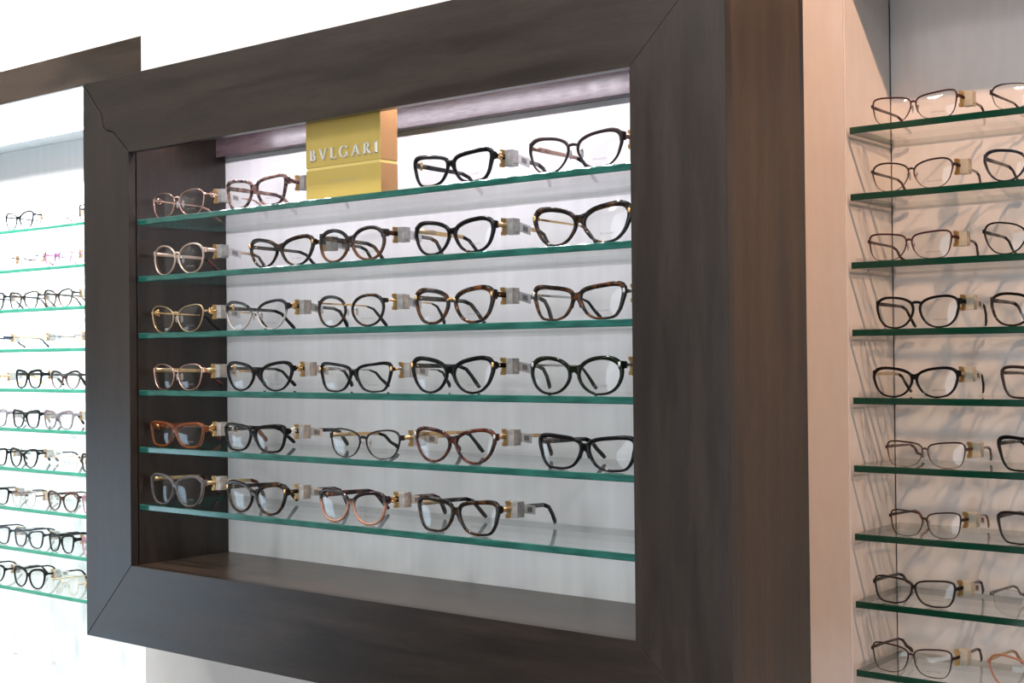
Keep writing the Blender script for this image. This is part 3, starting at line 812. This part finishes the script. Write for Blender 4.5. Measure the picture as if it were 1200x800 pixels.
CASE = [  # shelf, (x centre, width), style, look
    (0, 0.1950, 0.1310, dict(a=.0270, b=.0195, n=3.2, cat=.00, tap=-.05, form='soft', tt=.0012, tb=.0011, d=.0018, m='rose', th=.0022, emb='ring', embm='rose', pads=True, brh=.0011, brz=.45), 'square rose gold wire-rim glasses'),
    (0, 0.3698, 0.1320, dict(a=.0265, b=.0200, n=2.9, cat=.10, tap=.07, m='tortpink', th=.0060, tt=.0034, tb=.0026), 'mottled mauve-brown tortoiseshell glasses'),
    (0, 0.7401, 0.1325, dict(a=.0268, b=.0185, n=2.7, cat=.16, tap=.07, m='black', th=.0058, emb='flower', tt=.0038, tb=.0026), 'black glasses with gold flower temples'),
    (0, 0.9284, 0.1364, dict(a=.0275, b=.0212, n=2.5, cat=.14, tap=.06, form='soft', m='darkbrown', tt=.0030, tb=.0014, d=.0026, th=.0050, tm='rose', tip='black', pads=True, brh=.0016, emb='plate', embm='rose', corner=.0015), 'dark brown metal browline glasses with nose pads'),
    (1, 0.1942, 0.1270, dict(a=.0262, b=.0222, n=2.2, cat=.10, tap=.07, m='champagne', tt=.0024, tb=.0015, d=.0024, th=.0050, tm='champagne', tip='tortred', pads=True, brh=.0012, corner=.0012), 'champagne pink round cat-eye glasses'),
    (1, 0.4217, 0.1324, dict(a=.0268, b=.0190, n=2.4, cat=.20, tap=.10, m='tortblack', tt=.0040, tb=.0022, th=.0052, emb='corner', brh=.0042, tm='black'), 'black cat-eye glasses with green-gold hinges'),
    (1, 0.5615, 0.1240, dict(a=.0250, b=.0212, n=2.15, cat=.06, tap=.03, m='blacktort', tt=.0036, tb=.0026, th=.0060, tm='tort', corner=.001), 'round tortoiseshell glasses'),
    (1, 0.7414, 0.1315, dict(a=.0265, b=.0200, n=2.5, cat=.18, tap=.05, form='soft', m='black', tt=.0040, tb=.0026, th=.0056, tm='gold', tip='black', emb='plate', embm='goldpale'), 'black cat-eye glasses with gold plate temples'),
    (1, 0.9367, 0.1366, dict(a=.0275, b=.0212, n=2.35, cat=.17, tap=.09, m='tortblack', tt=.0044, tb=.0024, th=.0026, tm='gold', tip='black', emb='corner', brh=.0044, corner=.0018), 'black cat-eye glasses with thin gold temples'),
    (2, 0.1899, 0.1310, dict(a=.0272, b=.0205, n=2.3, cat=.12, tap=.07, m='goldpale', tt=.0014, tb=.0010, d=.0020, th=.0024, emb='flower', tm='gold', tip='black', pads=True, brh=.0013), 'thin gold wire glasses with flower hinges'),
    (2, 0.3677, 0.1320, dict(a=.0265, b=.0205, n=2.3, cat=.12, tap=.05, m='blacksilver', tt=.0030, tb=.0012, d=.0026, th=.0052, pads=True, brh=.0018, tm='black', emb='flower'), 'black-over-silver half-rim glasses'),
    (2, 0.5579, 0.1290, dict(a=.0255, b=.0206, n=2.2, cat=.10, form='round', tap=.05, m='tortblack', tt=.0030, tb=.0022, d=.0030, th=.0024, tm='gold', tip='black', pads=True, brh=.0011, bridge='gold', corner=.0012), 'round tortoiseshell glasses with gold bridge'),
    (2, 0.7397, 0.1324, dict(a=.0258, b=.0206, n=2.25, cat=.16, form='soft', tap=.07, m='tort', tt=.0042, tb=.0030, th=.0062, brh=.0016, bridge='gold', emb='corner', corner=.0018, tm='tortblack'), 'thick round tortoiseshell cat-eye glasses'),
    (2, 0.9311, 0.1320, dict(a=.0265, b=.0190, n=2.6, cat=.20, tap=.12, m='tort', tt=.0040, tb=.0024, th=.0028, tm='silver', tip='black', emb='corner', embm='silver', brh=.0042), 'tortoiseshell cat-eye glasses with silver temples'),
    (3, 0.1900, 0.1235, dict(a=.0255, b=.0198, n=2.8, cat=.04, tap=.04, m='rose', tt=.0013, tb=.0011, d=.0020, th=.0062, tm='gold', tip='tortred', pads=True, brh=.0012, emb='plate', embm='goldpale'), 'square bronze wire glasses with wide gold temples'),
    (3, 0.3729, 0.1380, dict(a=.0272, b=.0196, n=2.3, cat=.18, tap=.08, m='black', tt=.0034, tb=.0020, th=.0046, emb='flower', brh=.0040), 'slim black cat-eye glasses with gold hinges'),
    (3, 0.5657, 0.1326, dict(a=.0268, b=.0186, n=2.6, cat=.18, tap=.11, m='black', tt=.0030, tb=.0020, th=.0026, tm='silver', tip='black', emb='corner', embm='gold', brh=.0036), 'thin black cat-eye glasses with silver temples'),
    (3, 0.7359, 0.1356, dict(a=.0272, b=.0212, n=2.35, cat=.20, tap=.08, m='black', tt=.0040, tb=.0024, th=.0058, emb='corner', embm='gold', brh=.0046), 'large black cat-eye glasses with gold corners'),
    (3, 0.9266, 0.1330, dict(a=.0265, b=.0212, n=2.15, cat=.12, tap=.05, m='blackgreen', tt=.0036, tb=.0024, th=.0030, tm='silver', tip='blackgreen', emb='corner', embm='silver', corner=.0026, brh=.0036), 'rounded black-green glasses with silver corners'),
    (4, 0.1856, 0.1313, dict(a=.0268, b=.0168, n=3.0, cat=.06, tap=.06, m='amber', tt=.0034, tb=.0028, th=.0075, tm='amber', tip='amber', emb='flower', brh=.0036), 'rectangular amber translucent glasses'),
    (4, 0.3628, 0.1338, dict(a=.0272, b=.0185, n=3.0, cat=.08, tap=.06, m='black', tt=.0034, tb=.0024, th=.0060, emb='flower', embm='pearl', brh=.0038), 'rectangular black glasses with pearl hinges'),
    (4, 0.5827, 0.1330, dict(a=.0272, b=.0196, n=2.7, cat=.08, tap=.05, m='blackmetal', tt=.0022, tb=.0013, d=.0024, th=.0050, pads=True, brh=.0018, tm='gold', tip='black', emb='plate', embm='goldpale', corner=.001), 'thin black metal glasses with nose pads'),
    (4, 0.7391, 0.1324, dict(a=.0268, b=.0205, n=2.35, cat=.12, tap=.11, m='tortred', tt=.0034, tb=.0024, th=.0052, emb='corner', embm='silver', brh=.0040, tm='gold', tip='black'), 'reddish tortoiseshell glasses with silver corners'),
    (4, 0.9405, 0.1372, dict(a=.0280, b=.0188, n=3.1, cat=.10, tap=.08, m='black', tt=.0036, tb=.0024, th=.0062, tm='black', emb='plate', embm='gunmetal', brh=.0042), 'square black glasses with etched temples'),
    (5, 0.1846, 0.1260, dict(a=.0258, b=.0212, n=2.2, cat=.10, tap=.06, m='crystal', tt=.0036, tb=.0026, th=.0060, tm='goldpale', tip='tortred', brh=.0038, emb='plate', embm='goldpale'), 'smoky grey translucent round glasses'),
    (5, 0.3646, 0.1290, dict(a=.0258, b=.0205, n=2.35, cat=.14, tap=.06, m='tortblack', tt=.0040, tb=.0026, th=.0056, emb='corner', embm='gold', brh=.0042, corner=.0012), 'dark tortoiseshell cat-eye glasses with gold corners'),
    (5, 0.5581, 0.1262, dict(a=.0252, b=.0205, n=2.25, cat=.10, tap=.05, m='brownpink', tt=.0036, tb=.0026, th=.0070, tm='tortred', emb='flower', brh=.0036), 'two-tone glasses, dark brown over beige pink'),
    (5, 0.7430, 0.1333, dict(a=.0268, b=.0200, n=2.7, cat=.08, tap=.06, m='tortblack', tt=.0040, tb=.0026, th=.0060, tm='tortblack', emb='plate', embm='goldpale', brh=.0044, corner=.001), 'dark tortoiseshell glasses with gold plate temples'),
]
SH = ['topmost', 'second', 'third', 'fourth', 'fifth', 'lowest']
NTH = ['leftmost', 'second', 'third', 'fourth', 'fifth']
cnt = {}
for s, x, wd, st, look in CASE:
    k = cnt[s] = cnt.get(s, -1) + 1
    lab = '%s, %s on %s shelf of display case' % (look, NTH[k], SH[s])
    st['b'] *= 0.93 if k == 0 else 0.89
    eyewear('eyeglasses', (x, 0.0285, SZ[s] + 0.0003), lab, 'eyeglasses in the dark display case', W=wd, prt=TXT_MAIN, rot=RNG.uniform(-0.02, 0.02), **st)

RIGHT = [
    (0, 1.1418, 0.1230, dict(a=.0262, b=.0168, n=2.7, cat=.14, tap=.0, form='square', m='burgundy', tt=.0022, tb=.0009, d=.0022, pads=True, brh=.0014, th=.0036), 'burgundy metal browline glasses'),
    (0, 1.3010, 0.1200, dict(a=.0258, b=.0160, n=2.4, cat=.06, tap=.03, m='darkbrown', tt=.0012, tb=.0008, d=.0020, pads=True, brh=.0012, th=.0032, corner=.002), 'thin brown metal oval glasses'),
    (1, 1.1378, 0.1175, dict(a=.0245, b=.0182, n=2.3, cat=.08, tap=.07, m='brownbrow', tt=.0024, tb=.0009, d=.0022, pads=True, brh=.0014, th=.0036), 'rounded dark brown metal browline glasses'),
    (1, 1.2920, 0.1200, dict(a=.0248, b=.0182, n=2.3, cat=.14, tap=.09, m='navy', tt=.0028, tb=.0018, th=.0046), 'dark grey rounded cat-eye glasses'),
    (2, 1.1335, 0.1200, dict(a=.0252, b=.0170, n=2.8, cat=.04, tap=.0, form='square', m='burgundy', tt=.0024, tb=.0010, d=.0022, pads=True, brh=.0015, th=.0036), 'burgundy metal rounded rectangle glasses'),
    (2, 1.2900, 0.1200, dict(a=.0250, b=.0190, n=2.4, cat=.12, tap=.08, m='black', tt=.0022, tb=.0016, th=.0042), 'thin black rounded glasses'),
    (3, 1.1423, 0.1180, dict(a=.0238, b=.0188, n=2.2, cat=.04, tap=.04, m='black', tt=.0026, tb=.0020, th=.0050, brh=.0018, brz=.62), 'round black glasses with keyhole bridge'),
    (3, 1.2970, 0.1180, dict(a=.0242, b=.0186, n=2.2, cat=.05, tap=.04, m='tortblack', tt=.0028, tb=.0022, th=.0052), 'round dark tortoiseshell glasses'),
    (4, 1.1381, 0.1200, dict(a=.0250, b=.0175, n=2.35, cat=.10, tap=.06, m='black', tt=.0028, tb=.0020, th=.0046, tm='goldpale', tip='black'), 'oval black cat-eye glasses with pale temples'),
    (4, 1.3105, 0.1200, dict(a=.0250, b=.0180, n=2.9, cat=.05, tap=.06, m='darkbrown', tt=.0030, tb=.0022, th=.0046), 'square dark brown glasses'),
    (5, 1.1516, 0.1130, dict(a=.0236, b=.0158, n=2.5, cat=.05, tap=.0, form='square', m='brownbrow', tt=.0022, tb=.0009, d=.0020, pads=True, brh=.0014, th=.0036), 'small dark metal browline glasses'),
    (5, 1.3065, 0.1200, dict(a=.0252, b=.0190, n=2.5, cat=.14, tap=.12, m='black', tt=.0032, tb=.0020, th=.0046), 'black cat-eye glasses with pointed corners'),
    (6, 1.1500, 0.1030, dict(a=.0214, b=.0162, n=2.6, cat=.04, tap=.0, form='square', m='darkbrown', tt=.0020, tb=.0010, d=.0022, pads=True, brh=.0013, th=.0036, tip='amber'), 'narrow brown metal amber-tipped glasses'),
    (6, 1.3030, 0.1200, dict(a=.0252, b=.0182, n=3.0, cat=.03, tap=.05, m='blackmetal', tt=.0026, tb=.0018, th=.0044), 'square black glasses'),
    (7, 1.1332, 0.1180, dict(a=.0250, b=.0160, n=3.0, cat=.04, tap=.05, m='blackmetal', tt=.0024, tb=.0020, th=.0044, brh=.0024), 'rectangular black glasses'),
    (7, 1.2920, 0.1180, dict(a=.0250, b=.0165, n=2.6, cat=.04, tap=.03, m='gunmetal', tt=.0004, tb=.0003, d=.0010, th=.0034, pads=True, brh=.0009, side=.006), 'rimless grey glasses with bent temples'),
    (8, 1.1285, 0.1170, dict(a=.0244, b=.0178, n=2.6, cat=.04, tap=.02, form='square', m='darkbrown', tt=.0020, tb=.0009, d=.0022, pads=True, brh=.0014, th=.0036), 'dark brown metal glasses'),
    (8, 1.2880, 0.1200, dict(a=.0252, b=.0192, n=2.4, cat=.12, tap=.08, m='coral', tt=.0022, tb=.0018, th=.0040, tm='goldpale', tip='coral'), 'coral translucent cat-eye glasses'),
]
cnt = {}
for s, x, wd, st, look in RIGHT:
    k = cnt[s] = cnt.get(s, -1) + 1
    sh = ORD[s] if s < 8 else 'bottom'
    lab = '%s, %s pair on %s shelf of right-hand cabinet' % (look, ('left', 'cut-off right')[k], sh)
    eyewear('eyeglasses', (x, 0.5045, RZ[s] + 0.0003), lab, 'eyeglasses in the right cabinet', W=wd, prt=TXT_RIGHT, cream=True, tl=0.95, rear=-0.004, flag=(s in (3, 4, 6, 7)), rot=RNG.uniform(-0.02, 0.03), **st)

thin = dict(tt=.0009, tb=.0007, d=.0012, pads=True, brh=.0010, th=.0030, side=.006)
LEFT = [
    (0, -1.1264, .120, dict(m='black', n=2.3, b=.0190), 'black round cat-eye glasses', ''),
    (0, -0.9558, .116, dict(m='goldpale', **thin), 'pale gold rimless glasses', ''),
    (0, -0.8210, .118, dict(m='tort', tt=.0030, tb=.0014), 'dark tortoiseshell glasses', 'half hidden'),
    (1, -1.2289, .120, dict(m='coral', **thin), 'amber rimless glasses', 'at picture edge'),
    (1, -1.1050, .112, dict(m='tort', **thin), 'brown rimless glasses', ''),
    (1, -0.9623, .116, dict(m='purple', tt=.0016, tb=.0008, th=.0040), 'pale purple glasses', ''),
    (2, -1.2575, .122, dict(m='black'), 'black square glasses', 'at picture edge'),
    (2, -1.1101, .1266, dict(m='tortblack', cat=.16, tt=.0030, tb=.0014), 'dark brown cat-eye glasses', ''),
    (2, -0.9634, .114, dict(m='blacktort', n=2.2, a=.0225, tt=.0030, tb=.0018), 'dark brown round glasses', ''),
    (3, -1.2549, .128, dict(m='navy', **{**thin, 'th': .0050}), 'rimless glasses with navy hinges', 'at picture edge'),
    (3, -1.0964, .1185, dict(m='gold', **thin), 'gold rimless glasses', ''),
    (3, -0.9471, .116, dict(m='gunmetal', **thin), 'grey rimless glasses', ''),
    (4, -1.2698, .1187, dict(m='gold', **{**thin, 'th': .0048}), 'gold metal glasses', 'at picture edge'),
    (4, -1.0901, .114, dict(m='black', tt=.0046, tb=.0026, th=.0075, n=2.8, a=.0225, cat=.12), 'thick black glasses', ''),
    (4, -0.9361, .120, dict(m='blacktort', n=2.25, tt=.0036, tb=.0012, th=.0050), 'dark brown half-rim glasses', ''),
    (5, -1.2514, .1257, dict(m='taupe', tt=.0030, tb=.0020), 'taupe translucent glasses', 'at picture edge'),
    (5, -1.1025, .1187, dict(m='black', n=3.0, tt=.0036), 'square black glasses', ''),
    (5, -0.9653, .1196, dict(m='taupe', n=3.0, tt=.0044, tb=.0022), 'square greyish taupe glasses', ''),
    (6, -1.2486, .1176, dict(m='black', tt=.0030), 'black glasses', 'at picture edge'),
    (6, -1.1149, .1266, dict(m='black', n=2.3, tt=.0034, b=.0195), 'black round glasses', ''),
    (6, -0.9349, .1111, dict(m='champagne', **thin), 'champagne rimless glasses', ''),
    (6, -0.8180, .116, dict(m='tort'), 'tortoiseshell glasses', 'half hidden'),
    (7, -1.2460, .1253, dict(m='black', b=.0170), 'black rectangular glasses', 'at picture edge'),
    (7, -1.1122, .1117, dict(m='tortpink', **thin), 'mauve rimless glasses', ''),
    (7, -0.9502, .1300, dict(m='tortred', n=2.4, cat=.16, tt=.0030, tb=.0020, b=.0195), 'dark plum cat-eye glasses', ''),
    (7, -0.8150, .116, dict(m='pink'), 'pink translucent glasses', 'half hidden'),
    (8, -1.2394, .125, dict(m='navy', tt=.0034), 'dark navy glasses', 'at picture edge'),
    (8, -1.0950, .1257, dict(m='navy', cat=.16, tt=.0028, tb=.0020), 'slate blue cat-eye glasses', ''),
    (8, -0.9562, .106, dict(m='black', n=3.0, tt=.0036, a=.0205, th=.0070), 'square black narrow glasses', ''),
    (8, -0.8160, .116, dict(m='pink', tt=.0032), 'blush pink translucent glasses', 'half hidden'),
    (9, -1.2701, .1303, dict(m='black', n=2.3), 'black glasses with wide temples', 'at picture edge'),
    (9, -1.0944, .1293, dict(m='black', n=2.2, cat=.10, b=.0205, tt=.0040, tb=.0024), 'round black glasses', ''),
    (9, -0.9384, .1111, dict(m='goldpale', **{**thin, 'tt': .0010, 'tb': .0006}), 'fine pale gold wire glasses', ''),
]
for s, x, wd, st, look, where in LEFT:
    lab = '%s%s on %s shelf of bright left cabinet' % (look, ' ' + where if where else '', ORD[s])
    st = {**dict(b=.0182, n=2.6, tt=.0030, tb=.0018, th=.0044), **st}
    st.setdefault('a', (wd - 0.0135 - 2 * st.get('side', .0045)) / 4 - 0.0010)
    eyewear('eyeglasses', (x, 0.5660, LZ[s] + 0.0003), lab, 'eyeglasses in the left cabinet', W=wd, rot=RNG.uniform(-0.03, 0.03), **st)
